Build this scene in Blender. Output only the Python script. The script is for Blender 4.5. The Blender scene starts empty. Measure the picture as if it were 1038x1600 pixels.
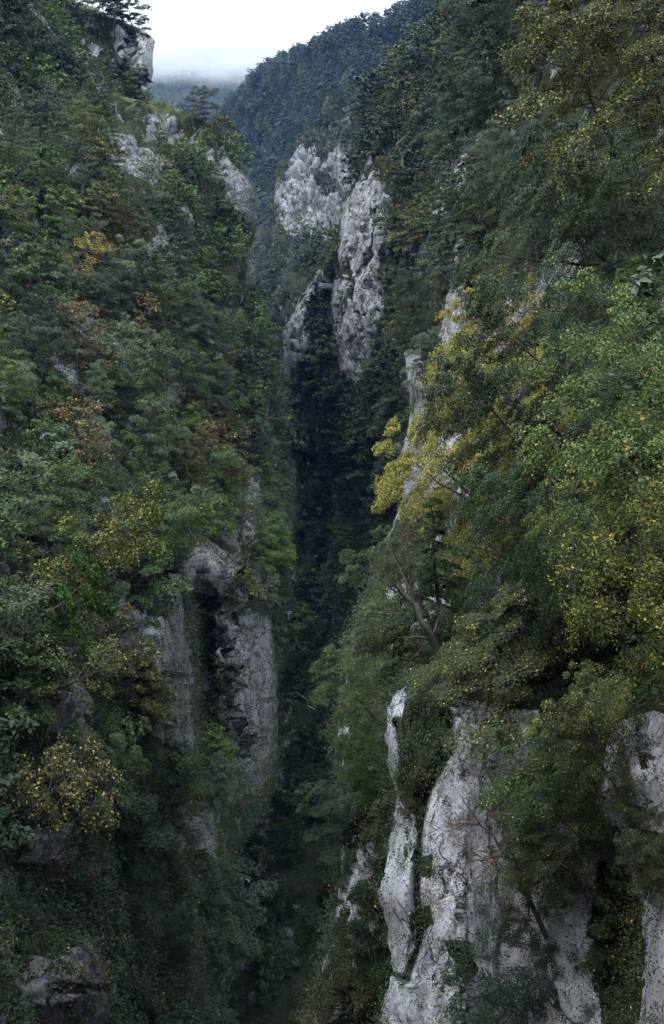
import bpy, math, random, time
import numpy as np
from mathutils import Vector, Matrix
from mathutils.bvhtree import BVHTree

T0 = time.time()
random.seed(7); np.random.seed(7)
SC = bpy.context.scene
COL = SC.collection
R = math.radians

# ------------------------------------------------------------------ camera
PITCH = R(19.5); FOC = 1556.0           # focal length in photograph pixels (1038 x 1600)
cam = bpy.data.cameras.new("camera"); camo = bpy.data.objects.new("camera", cam); COL.objects.link(camo)
cam.sensor_fit = 'VERTICAL'; cam.sensor_height = 36.0; cam.sensor_width = 24.0
cam.lens = FOC / 1600.0 * 36.0; cam.clip_start = 0.5; cam.clip_end = 9000
camo.rotation_euler = (R(90) - PITCH, 0, 0); SC.camera = camo

# ------------------------------------------------------------------ sky, sun, exposure
SUN_EL, SUN_AZ = R(58), R(-60)
w = bpy.data.worlds.new("World"); SC.world = w; w.use_nodes = True
nt = w.node_tree; nt.nodes.clear()
N = nt.nodes.new; L = nt.links.new
out = N('ShaderNodeOutputWorld'); bg = N('ShaderNodeBackground')
sky = N('ShaderNodeTexSky'); sky.sky_type = 'NISHITA'; sky.sun_disc = False
sky.sun_elevation = SUN_EL; sky.sun_rotation = SUN_AZ; sky.air_density = 1.4; sky.dust_density = 3.0
tc = N('ShaderNodeTexCoord'); sep = N('ShaderNodeSeparateXYZ'); L(tc.outputs['Generated'], sep.inputs[0])
cr = N('ShaderNodeValToRGB')            # overcast dome: brighter overhead, dim below the horizon
e = cr.color_ramp.elements
e[0].position = 0.44; e[0].color = (0.05, 0.06, 0.06, 1)
e[1].position = 1.0; e[1].color = (2.6, 2.78, 3.05, 1)
for p, c in ((0.49, (0.30, 0.33, 0.35, 1)), (0.52, (0.37, 0.395, 0.41, 1)), (0.60, (0.42, 0.445, 0.46, 1)), (0.78, (1.5, 1.60, 1.76, 1))):
    q = e.new(p); q.color = c
ma = N('ShaderNodeMath'); ma.operation = 'MULTIPLY_ADD'; ma.inputs[1].default_value = 0.5; ma.inputs[2].default_value = 0.5
L(sep.outputs[2], ma.inputs[0]); L(ma.outputs[0], cr.inputs[0])
no = N('ShaderNodeTexNoise'); no.inputs['Scale'].default_value = 2.2; no.inputs['Detail'].default_value = 4
mp = N('ShaderNodeMapping'); mp.inputs['Scale'].default_value = (1, 1, 2.5); L(tc.outputs['Generated'], mp.inputs[0]); L(mp.outputs[0], no.inputs[0])
mr = N('ShaderNodeMapRange'); mr.inputs[3].default_value = 8.6; mr.inputs[4].default_value = 10.6; L(no.outputs[0], mr.inputs[0])
vm = N('ShaderNodeVectorMath'); vm.operation = 'SCALE'; L(cr.outputs[0], vm.inputs[0]); L(mr.outputs[0], vm.inputs['Scale'])
mix = N('ShaderNodeMix'); mix.data_type = 'RGBA'; mix.inputs[0].default_value = 0.93
L(sky.outputs[0], mix.inputs[6]); L(vm.outputs[0], mix.inputs[7]); L(mix.outputs[2], bg.inputs[0])
bg.inputs[1].default_value = 0.1; L(bg.outputs[0], out.inputs[0])
sun = bpy.data.lights.new("sun", 'SUN'); sun.energy = 1.2; sun.angle = R(28); sun.color = (1, 0.97, 0.92)
suno = bpy.data.objects.new("sun", sun); COL.objects.link(suno)
sd = Vector((math.sin(SUN_AZ) * math.cos(SUN_EL), math.cos(SUN_AZ) * math.cos(SUN_EL) * -0.2, math.sin(SUN_EL)))
suno.rotation_euler = sd.to_track_quat('Z', 'Y').to_euler()
vs = SC.view_settings; vs.view_transform = 'Standard'; vs.look = 'None'; vs.exposure = 1.2; vs.gamma = 1.0
cy = SC.cycles; cy.max_bounces = 5; cy.diffuse_bounces = 3; cy.glossy_bounces = 1; cy.transmission_bounces = 3
cy.volume_bounces = 2; cy.transparent_max_bounces = 4; cy.use_denoising = True; cy.use_adaptive_sampling = False; cy.denoising_prefilter = 'ACCURATE'; cy.denoising_input_passes = 'RGB_ALBEDO_NORMAL'

# ------------------------------------------------------------------ helpers
CP, SP = math.cos(PITCH), math.sin(PITCH)
def P(px, py, D):                        # world point at depth D along the view through a photo pixel
    a = (np.asarray(px, float) - 519) / FOC; b = (800 - np.asarray(py, float)) / FOC; D = np.asarray(D, float)
    return np.stack([D * a, D * (CP + b * SP), D * (-SP + b * CP)], -1)
def proj(p):
    p = np.asarray(p); d = p[..., 1] * CP - p[..., 2] * SP; u = p[..., 1] * SP + p[..., 2] * CP
    return 519 + FOC * p[..., 0] / d, 800 - FOC * u / d, d

def hsh(ix, iy, iz, s):
    h = (ix * 374761393 + iy * 668265263 + iz * 2147483647 + s * 1274126177) & 0xffffffff
    h = ((h ^ (h >> 13)) * 1274126177) & 0xffffffff
    return ((h ^ (h >> 16)) & 0xffff) / 32767.5 - 1.0
def vnoise(p, s=0):
    i = np.floor(p).astype(np.int64); f = p - i; f = f * f * f * (f * (f * 6 - 15) + 10)
    r = 0
    for dx in (0, 1):
        for dy in (0, 1):
            for dz in (0, 1):
                wgt = (f[..., 0] if dx else 1 - f[..., 0]) * (f[..., 1] if dy else 1 - f[..., 1]) * (f[..., 2] if dz else 1 - f[..., 2])
                r = r + wgt * hsh(i[..., 0] + dx, i[..., 1] + dy, i[..., 2] + dz, s)
    return r
def fbm(p, o=4, s=0, ridge=False):
    a = 1.0; t = 0; n = 0
    for k in range(o):
        v = vnoise(p * (2.03 ** k), s + k)
        if ridge: v = 1 - 2.6 * np.abs(v)
        t = t + a * v; n += a; a *= 0.5
    return t / n
def cells(p, s=0):                       # worley F1 and its cell's random value
    i = np.floor(p).astype(np.int64); best = np.full(p.shape[:-1], 9.0); val = np.zeros(p.shape[:-1]); sec = best.copy()
    for dx in (-1, 0, 1):
        for dy in (-1, 0, 1):
            for dz in (-1, 0, 1):
                c = i + (dx, dy, dz)
                q = np.stack([c[..., k] + 0.5 + 0.45 * hsh(c[..., 0], c[..., 1], c[..., 2], s + k) for k in range(3)], -1)
                d = np.linalg.norm(p - q, axis=-1); v = hsh(c[..., 0], c[..., 1], c[..., 2], s + 9)
                m = d < best; sec = np.where(m, best, np.minimum(sec, d)); val = np.where(m, v, val); best = np.where(m, d, best)
    return best, val, sec - best

def inpoly(px, py, poly):
    r = np.zeros(px.shape, bool); n = len(poly)
    for k in range(n):
        x0, y0 = poly[k]; x1, y1 = poly[(k + 1) % n]
        if y0 == y1: continue
        c = ((y0 > py) != (y1 > py)) & (px < (x1 - x0) * (py - y0) / (y1 - y0) + x0)
        r ^= c
    return r

def mesh_np(name, V, F, mats, fmat=None, smooth=False, attrs=None):   # F: (n,4) int
    me = bpy.data.meshes.new(name); V = np.asarray(V, np.float32); F = np.asarray(F, np.int32)
    k = F.shape[1]
    me.vertices.add(len(V)); me.vertices.foreach_set('co', V.ravel())
    me.loops.add(F.size); me.loops.foreach_set('vertex_index', F.ravel())
    me.polygons.add(len(F)); me.polygons.foreach_set('loop_start', np.arange(0, F.size, k, dtype=np.int32))
    if fmat is not None: me.polygons.foreach_set('material_index', np.asarray(fmat, np.int32))
    me.polygons.foreach_set('use_smooth', np.full(len(F), smooth))
    for m in mats: me.materials.append(m)
    for an, (typ, dom, arr) in (attrs or {}).items():
        a = me.attributes.new(an, typ, dom)
        a.data.foreach_set('color' if typ == 'FLOAT_COLOR' else 'value', np.asarray(arr, np.float32).ravel())
    me.update(calc_edges=True)
    return me
def link(name, me, parent=None):
    o = bpy.data.objects.new(name, me); COL.objects.link(o)
    if parent: o.parent = parent
    return o
def tag(o, label=None, cat=None, group=None, kind=None):
    for k, v in (('label', label), ('category', cat), ('group', group), ('kind', kind)):
        if v: o[k] = v
    return o

# ------------------------------------------------------------------ materials
def new_mat(name):
    m = bpy.data.materials.new(name); m.use_nodes = True; t = m.node_tree; t.nodes.clear(); return m, t
class G:                                  # tiny node-graph builder
    def __init__(s, t): s.t = t
    def n(s, typ, ins=None, **kw):
        nd = s.t.nodes.new('ShaderNode' + typ)
        for k, v in kw.items(): setattr(nd, k, v)
        for k, v in (ins or {}).items():
            if isinstance(v, bpy.types.NodeSocket): s.t.links.new(v, nd.inputs[k])
            else: nd.inputs[k].default_value = v
        return nd
    def noise(s, vec, scale, detail=5, rough=0.55, dist=0.0):
        return s.n('TexNoise', {'Vector': vec, 'Scale': scale, 'Detail': detail, 'Roughness': rough, 'Distortion': dist}).outputs[0]
    def rng(s, v, a, b, c=0.0, d=1.0): return s.n('MapRange', {0: v, 1: a, 2: b, 3: c, 4: d}).outputs[0]
    def mixc(s, f, a, b, mode='MIX'):
        nd = s.n('Mix', {0: f, 6: a, 7: b}, data_type='RGBA', blend_type=mode); return nd.outputs[2]
    def math(s, op, a, b=0.0): return s.n('Math', {0: a, 1: b}, operation=op).outputs[0]

def rock_material(name, scale=1.0, pocket=0.42, rough=1.0, moss=(0.028, 0.042, 0.016, 1), warm=0.0, base=1.0):
    m, t = new_mat(name); g = G(t)
    geo = g.n('NewGeometry'); pos = geo.outputs['Position']
    stretch = g.n('Mapping', {'Vector': pos, 'Scale': (1, 1, 0.13)}).outputs[0]
    flat = g.n('Mapping', {'Vector': pos, 'Scale': (1, 1, 1.0)}).outputs[0]
    a = g.noise(flat, 0.35 * scale, 8, 0.62)
    b = g.noise(stretch, 1.3 * scale, 7, 0.65, 0.6)
    c = g.noise(flat, 6.0 * scale, 6, 0.7)
    spot = g.noise(flat, 2.4 * scale, 5, 0.75)
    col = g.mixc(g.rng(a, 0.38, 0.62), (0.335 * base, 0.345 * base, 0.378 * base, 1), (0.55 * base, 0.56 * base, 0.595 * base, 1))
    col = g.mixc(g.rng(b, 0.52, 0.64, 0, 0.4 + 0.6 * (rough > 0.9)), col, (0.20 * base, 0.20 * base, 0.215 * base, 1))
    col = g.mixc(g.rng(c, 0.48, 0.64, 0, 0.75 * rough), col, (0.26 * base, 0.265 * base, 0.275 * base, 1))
    col = g.mixc(g.rng(spot, 0.57 + 0.04 * (1 - rough), 0.62 + 0.04 * (1 - rough), 0, 0.85), col, (0.05, 0.05, 0.048, 1))
    w2 = g.noise(flat, 0.8 * scale, 4, 0.6)
    col = g.mixc(g.rng(w2, 0.55, 0.75, 0, 0.55 + warm), col, (0.27, 0.22, 0.175, 1))
    # fine cracks
    dist = g.n('VectorMath', {0: stretch, 1: g.n('VectorMath', {0: g.n('TexNoise', {'Vector': flat, 'Scale': 0.9 * scale, 'Detail': 4}).outputs['Color'], 'Scale': 1.6 / scale}, operation='SCALE').outputs[0]}, operation='ADD').outputs[0]
    vor = g.n('TexVoronoi', {'Vector': dist, 'Scale': 0.55 * scale}, feature='DISTANCE_TO_EDGE').outputs[0]
    crk = g.math('MULTIPLY', g.rng(vor, 0.0, 0.05, 1, 0), g.rng(g.noise(flat, 0.5 * scale, 3), 0.45, 0.6))
    col = g.mixc(g.math('MULTIPLY', crk, 0.8), col, (0.03, 0.03, 0.03, 1))
    # moss, humus and grass where the ground carries soil
    nz = g.n('SeparateXYZ', {0: geo.outputs['True Normal']}).outputs[2]
    at = g.n('Attribute', attribute_name='rock').outputs['Fac']
    mn = g.noise(g.n('Mapping', {'Vector': pos, 'Scale': (1, 1, 0.45)}).outputs[0], 0.9 * scale, 8, 0.75)
    soil = g.math('ADD', g.math('SUBTRACT', 1.0, at), g.math('ADD', g.rng(nz, 0.25, 0.75, -0.12, 0.5), g.rng(mn, 0.37, 0.63, -pocket, pocket)))
    sf = g.rng(soil, 0.47, 0.60)
    mc = g.mixc(g.noise(flat, 2.6 * scale, 6, 0.7), (moss[0] * 0.5, moss[1] * 0.5, moss[2] * 0.5, 1), (moss[0] * 1.5, moss[1] * 1.4, moss[2] * 1.2, 1))
    mc = g.mixc(g.rng(g.noise(flat, 0.6 * scale, 5), 0.5, 0.7), mc, (0.05, 0.036, 0.018, 1))
    gr = g.n('Attribute', attribute_name='grass').outputs['Fac']
    grc = g.mixc(g.noise(flat, 1.2, 6, 0.7), (0.05, 0.07, 0.025, 1), (0.10, 0.115, 0.045, 1))
    col = g.mixc(sf, col, mc); col = g.mixc(gr, col, grc)
    bh = g.math('ADD', g.math('MULTIPLY', b, 0.6), g.math('MULTIPLY', c, 0.25)); bh = g.math('SUBTRACT', bh, g.math('MULTIPLY', crk, 0.3))
    bmp = g.n('Bump', {'Strength': 1.0, 'Distance': 1.3 / scale, 'Height': bh}).outputs[0]
    bs = g.n('BsdfPrincipled', {'Base Color': col, 'Roughness': 0.9, 'Normal': bmp, 'Specular IOR Level': 0.2})
    o = g.n('OutputMaterial'); t.links.new(bs.outputs[0], o.inputs[0]); return m

def leaf_material(name, src='object', trans=0.18):
    m, t = new_mat(name); g = G(t); geo = g.n('NewGeometry'); rnd = geo.outputs['Random Per Island']
    if src == 'object':
        oi = g.n('ObjectInfo'); col = oi.outputs['Color']; al = oi.outputs['Alpha']
    else:
        at = g.n('Attribute', attribute_name='tint'); col = at.outputs['Color']; al = at.outputs['Alpha']
    pos = geo.outputs['Position']
    r2 = g.math('FRACT', g.math('MULTIPLY', rnd, 17.31))
    br = g.rng(rnd, 0, 1, 0.72, 1.3)
    hsv = g.n('HueSaturation', {'Hue': g.rng(r2, 0, 1, 0.487, 0.513), 'Saturation': 1.2, 'Value': br, 'Color': col}).outputs[0]
    # turning leaves: alpha gives the share of yellow ones, gathered in patches
    patch = g.rng(g.noise(pos, 0.8, 3), 0.3, 0.7, -0.3, 0.3)
    thr = g.math('LESS_THAN', r2, g.math('MULTIPLY', al, g.math('ADD', 1.0, g.math('MULTIPLY', patch, 3.3))))
    yel = g.mixc(g.math('FRACT', g.math('MULTIPLY', rnd, 91.7)), (0.36, 0.35, 0.085, 1), (0.36, 0.25, 0.055, 1))
    c = g.mixc(thr, hsv, yel)
    d = g.n('BsdfPrincipled', {'Base Color': c, 'Roughness': 0.55, 'Specular IOR Level': 0.3})
    tr = g.n('BsdfTranslucent', {'Color': c})
    ms = g.n('MixShader', {0: trans}); t.links.new(d.outputs[0], ms.inputs[1]); t.links.new(tr.outputs[0], ms.inputs[2])
    o = g.n('OutputMaterial'); t.links.new(ms.outputs[0], o.inputs[0]); return m
def bark_material(name, c0, c1):
    m, t = new_mat(name); g = G(t); pos = g.n('NewGeometry').outputs['Position']
    st = g.n('Mapping', {'Vector': pos, 'Scale': (1, 1, 0.3)}).outputs[0]
    nz = g.noise(st, 7, 6, 0.7)
    col = g.mixc(g.rng(nz, 0.35, 0.65), c0 + (1,), c1 + (1,))
    bm = g.n('Bump', {'Strength': 0.6, 'Distance': 0.05, 'Height': nz}).outputs[0]
    bs = g.n('BsdfPrincipled', {'Base Color': col, 'Roughness': 0.9, 'Normal': bm})
    o = g.n('OutputMaterial'); t.links.new(bs.outputs[0], o.inputs[0]); return m

M_ROCK = rock_material('limestone', 0.55, 0.75, base=0.85)
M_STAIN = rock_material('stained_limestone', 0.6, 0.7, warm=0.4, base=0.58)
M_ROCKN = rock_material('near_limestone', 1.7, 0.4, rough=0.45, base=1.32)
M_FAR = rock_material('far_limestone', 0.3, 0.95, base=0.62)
M_LEAF = leaf_material('leaves'); M_LEAFS = leaf_material('wood_leaves', 'attr')
M_BARK = bark_material('bark', (0.035, 0.028, 0.022), (0.10, 0.09, 0.075))
M_DEAD = bark_material('dead_bark', (0.16, 0.14, 0.12), (0.34, 0.31, 0.27))
M_TWIG = bark_material('brown_twigs', (0.07, 0.04, 0.025), (0.14, 0.085, 0.055))

# ------------------------------------------------------------------ terrain sheets
SURF = {}
def table(cols, rows, D):
    cols = np.array(cols, float); rows = np.array(rows, float); D = np.array(D, float)
    def f(px, py):
        fx = np.interp(px, cols, np.arange(len(cols))); fy = np.interp(py, rows, np.arange(len(rows)))
        i = np.clip(fx.astype(int), 0, len(cols) - 2); j = np.clip(fy.astype(int), 0, len(rows) - 2)
        a = fx - i; b = fy - j; b = b * b * (3 - 2 * b) * 0.5 + b * 0.5
        return (D[j, i] * (1 - a) + D[j, i + 1] * a) * (1 - b) + (D[j + 1, i] * (1 - a) + D[j + 1, i + 1] * a) * b
    return f
def edge(pts): a = np.array(pts, float); return lambda py: np.interp(py, a[:, 0], a[:, 1])

def sheet(name, side, edg, far, y0, y1, dep, nu, nv, mat, rock, soil=(), grass=(), amp=(4, 1), wl=(30, 6), rnd=(30, 20), wrap=60, bumps=(), grooves=(), kind='structure', base_rock=0.0, vpow=1.0, jit=7, outcrop=None, label=None, cat=None):
    """A rock wall swept between its outline edge and a far side; near the edge it turns away and its back runs off behind."""
    s = -1 if side == 'L' else 1          # L: outline on the left, sheet runs right
    nw = max(14, nu // 10)
    u = np.concatenate([np.linspace(-1, 0, nw, endpoint=False), np.linspace(0, 1, nu) ** vpow])
    v = np.linspace(y0, y1, nv); U, Vp = np.meshgrid(u, v)
    E0 = edg(Vp); E0 = sum(edg(Vp + q_) for q_ in (-14, -7, 0, 7, 14)) / 5; E = edg(Vp) + 3.5 * vnoise(np.stack([Vp / 23.0, Vp * 0, Vp * 0 + len(name)], -1)) + 2 * vnoise(np.stack([Vp / 8.0, Vp * 0, Vp * 0 + 5], -1))
    if side == 'L': X = np.where(U >= 0, E + (far - E) * np.maximum(U, 0), E + 26 * (-U) ** 1.2)
    else: X = np.where(U >= 0, E + (far - E) * np.maximum(U, 0), E - 26 * (-U) ** 1.2)
    rs = 26 if name == 'near_cliff' else 36   # round the kinks of the depth table
    D = sum(dep(X, Vp + q_) for q_ in np.linspace(-rs, rs, 7)) / 7
    dist = np.abs(X - E); rw, rd = rnd
    ss = np.clip(1 - np.maximum((X - E0) if side == 'L' else (E0 - X), 0) / rw, 0, 1)
    D = D + np.where(U >= 0, rd * (1 - np.sqrt(np.maximum(1 - ss * ss, 0))), rd + wrap * np.abs(U) ** 0.9)
    inner = (U >= 0) * 1.0
    for (bx, by, rx, ry, dd) in bumps:
        D = D + dd * np.exp(-((X - bx) / rx) ** 2 - ((Vp - by) / ry) ** 2)
    for (pl, wd, dd) in grooves:          # polyline grooves (positive = recess)
        best = np.full(X.shape, 1e9)
        for k in range(len(pl) - 1):
            a = np.array(pl[k], float); b = np.array(pl[k + 1], float); ab = b - a
            tt = np.clip(((X - a[0]) * ab[0] + (Vp - a[1]) * ab[1]) / (ab @ ab), 0, 1)
            best = np.minimum(best, np.hypot(X - a[0] - tt * ab[0], Vp - a[1] - tt * ab[1]))
        D = D + dd * np.exp(-(best / wd) ** 2)
    W = P(X, Vp, D)
    gu = np.gradient(W, axis=1); gv = np.gradient(W, axis=0); n = np.cross(gu, gv)
    n /= np.linalg.norm(n, axis=-1, keepdims=True) + 1e-9
    tocam = -W / np.linalg.norm(W, axis=-1, keepdims=True)
    flip = np.sign(np.sum(n * tocam, -1, keepdims=True)); flip[:, :nw] = flip[:, nw:nw + 1]; n = n * flip
    graze = np.clip(np.abs(np.sum(n * tocam, -1)) * 1.7, 0.12, 1)[..., None]
    q = W * (1, 0.8, 0.45)
    d = amp[0] * fbm(q / wl[0], 4, 11) + amp[1] * fbm(W * (1, 0.6, 0.16) / wl[1], 5, 31, True) + amp[1] * 0.5 * fbm(W * (1, 0.7, 0.45) / (wl[1] * 0.3), 4, 41, True)
    c1, cv, ce = cells(W * (1, 0.6, 0.2) / (wl[1] * 1.5) + 0.35 * fbm(W / wl[1], 2, 77)[..., None], 5)
    d = d + amp[1] * 0.8 * cv - amp[1] * 1.3 * np.exp(-(ce / 0.07) ** 2)
    fade = np.clip(dist / 14.0, 0.15, 1)[..., None] * inner[..., None] + (1 - inner[..., None]) * 0.15
    W = W + n * d[..., None] * fade * graze
    # rock and grass masks, with ragged edges
    jx = jit * fbm(W * (1, 1, 0.4) / (wl[1] * 0.8), 5, 3) * 3.2; jy = jit * fbm(W * (1, 1, 0.5) / (wl[1] * 0.8), 5, 13) * 5
    rk = np.full(X.shape, base_rock)
    for pl in rock:
        rk = np.where(inpoly(X + jx, Vp + jy, pl), 1.0, rk)
    if outcrop is not None:
        on = fbm(W * (1, 1, 0.42) / outcrop[0], 4, 91); rk = np.where((on > outcrop[1]) & (Vp < 1150) & (Vp > (200 if side == 'L' else -999)), 1.0, rk)
    for pl in soil: rk = np.where(inpoly(X + jx, Vp + jy, pl), 0.0, rk)
    gm = np.zeros(X.shape)
    for pl in grass: gm = np.where(inpoly(X + jx * 0.3, Vp + jy * 0.3, pl), 1.0, gm)
    nV, nU = X.shape; idx = np.arange(nV * nU).reshape(nV, nU)
    F = np.stack([idx[:-1, :-1], idx[:-1, 1:], idx[1:, 1:], idx[1:, :-1]], -1).reshape(-1, 4)
    me = mesh_np(name, W.reshape(-1, 3), F, [mat], smooth=True, attrs={'rock': ('FLOAT', 'POINT', rk), 'grass': ('FLOAT', 'POINT', gm)})
    o = link(name, me); tag(o, label, cat, None, kind)
    SURF[name] = dict(W=W, X=X, Y=Vp, D=proj(W)[2], rk=rk, gm=gm, n=n, inner=inner, nw=nw, polys=list(rock), gpolys=list(grass), spolys=list(soil))
    return o

# distant ridge lost in cloud
sheet('far_ridge', 'L', edge([(-20, 120), (60, 110), (400, 60)]), 760, 84, 420,
      table([60, 400, 760], [84, 150, 420], [[3200, 3250, 3300], [2850, 2880, 2950], [2300, 2300, 2350]]),
      130, 90, M_FAR, [], amp=(60, 10), wl=(420, 90), rnd=(20, 60), wrap=200)
# far wooded mountain on the right
sheet('far_mountain', 'L', edge([(-260, 830), (-150, 800), (-60, 745), (0, 676), (14, 650), (40, 603), (52, 560), (64, 520), (85, 478), (105, 434), (118, 412), (128, 400), (150, 376), (165, 360), (185, 345), (230, 332), (500, 325)]), 1000, -200, 480,
      table([320, 450, 600, 760, 1000], [-200, 60, 200, 480], [[1650, 1480, 1200, 860, 700], [1520, 1350, 1120, 820, 660], [1360, 1220, 1000, 760, 600], [980, 900, 800, 640, 500]]),
      220, 200, M_FAR, [], amp=(20, 4), wl=(150, 36), rnd=(16, 70), wrap=160)
sheet('far_cliff', 'L', edge([(150, 510), (190, 492), (215, 468), (240, 458), (262, 440), (285, 431), (340, 428), (380, 420), (450, 418), (640, 420)]), 700, 150, 700,
      table([420, 480, 560, 700], [150, 250, 370, 480, 700], [[820, 800, 780, 740], [770, 745, 735, 700], [720, 700, 700, 670], [640, 620, 630, 600], [560, 550, 560, 560]]),
      200, 260, M_FAR, [[(427, 300), (445, 268), (466, 232), (496, 222), (500, 262), (520, 238), (552, 232), (552, 285), (532, 312), (538, 335), (512, 378), (470, 372), (432, 352)]],
      soil=[[(488, 272), (515, 266), (527, 296), (502, 308)]], amp=(7, 5), wl=(50, 11), rnd=(10, 20), wrap=80, jit=4)
# right wall of the gorge, middle distance, down to the river
sheet('gorge_wall', 'L', edge([(-260, 860), (-150, 800), (-60, 745), (0, 722), (60, 672), (100, 642), (150, 594), (190, 572), (230, 564), (262, 562), (290, 548), (320, 534), (385, 530), (410, 508), (440, 482), (480, 462), (510, 446), (580, 440), (700, 449), (900, 452), (1100, 446), (1200, 440), (1300, 420), (1500, 380), (1900, 330)]), 950, -200, 1900,
      table([440, 530, 600, 700, 950], [-200, 100, 220, 400, 600, 800, 1100, 1500, 1900],
            [[540, 520, 450, 390, 300], [500, 460, 390, 330, 260], [440, 420, 360, 300, 230], [400, 375, 340, 270, 200], [385, 372, 340, 250, 190], [385, 370, 330, 230, 170], [318, 305, 280, 220, 160], [230, 222, 205, 180, 150], [190, 185, 180, 165, 140]]),
      330, 900, M_ROCK, [[(560, 268), (588, 268), (600, 300), (614, 330), (612, 390), (592, 430), (606, 452), (596, 520), (570, 590), (545, 596), (528, 545), (552, 440), (531, 387), (533, 325), (548, 296)],
                       [(443, 500), (468, 448), (500, 424), (545, 430), (540, 470), (520, 520), (500, 505), (472, 560), (450, 596), (438, 560)],
                       ],
      soil=[[(478, 470), (500, 455), (515, 480), (500, 560), (470, 600), (480, 520)], [(590, 330), (620, 300), (625, 380), (600, 350)]],
      amp=(8, 3.8), wl=(50, 8), rnd=(14, 16), wrap=90, jit=5, outcrop=(16, 0.36),
      bumps=[(572, 330, 28, 60, -12), (575, 480, 26, 90, -8), (505, 470, 14, 60, 14), (465, 540, 18, 60, -8), (505, 860, 30, 170, 22), (630, 420, 14, 160, 14), (540, 690, 60, 50, -10)],
      grooves=[([(585, 330), (578, 400), (560, 430)], 4, 4), ([(520, 430), (515, 520), (500, 600)], 6, 9), ([(610, 450), (590, 560)], 5, 7)])
# grassy hilltop above the wood on the left, and the cliff-edged wooded shoulder below it
sheet('grassy_hilltop', 'R', edge([(-260, -160), (-60, 30), (-10, 76), (2, 118), (12, 150), (22, 172), (40, 205), (70, 225), (140, 235)]), -700, -260, 240,
      table([-700, 0, 240], [-260, 40, 240], [[430, 520, 540], [400, 450, 460], [380, 400, 410]]), 120, 80, M_FAR, [], grass=[[(-900, -400), (400, -400), (400, 400), (-900, 400)]],
      amp=(5, 1), wl=(90, 20), rnd=(20, 30), wrap=120)
sheet('upper_shoulder', 'R', edge([(-260, 20), (-60, 60), (-10, 84), (8, 118), (18, 150), (30, 186), (45, 222), (54, 238), (70, 242), (95, 242), (130, 238), (165, 232), (300, 230)]), -600, -260, 330,
      table([-600, 0, 120, 245], [-260, 50, 160, 330], [[300, 380, 400, 400], [250, 320, 345, 352], [230, 295, 330, 345], [180, 250, 290, 330]]), 200, 260, M_ROCK,
      [[(180, 46), (244, 50), (246, 120), (236, 175), (222, 150), (206, 100), (184, 84)], [(120, 60), (160, 60), (150, 80), (125, 78)]], amp=(6, 3), wl=(60, 10), rnd=(16, 16), wrap=60, jit=4,
      bumps=[(222, 90, 16, 40, -8)], grooves=[([(205, 50), (208, 110), (222, 170)], 4, 7)])
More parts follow.
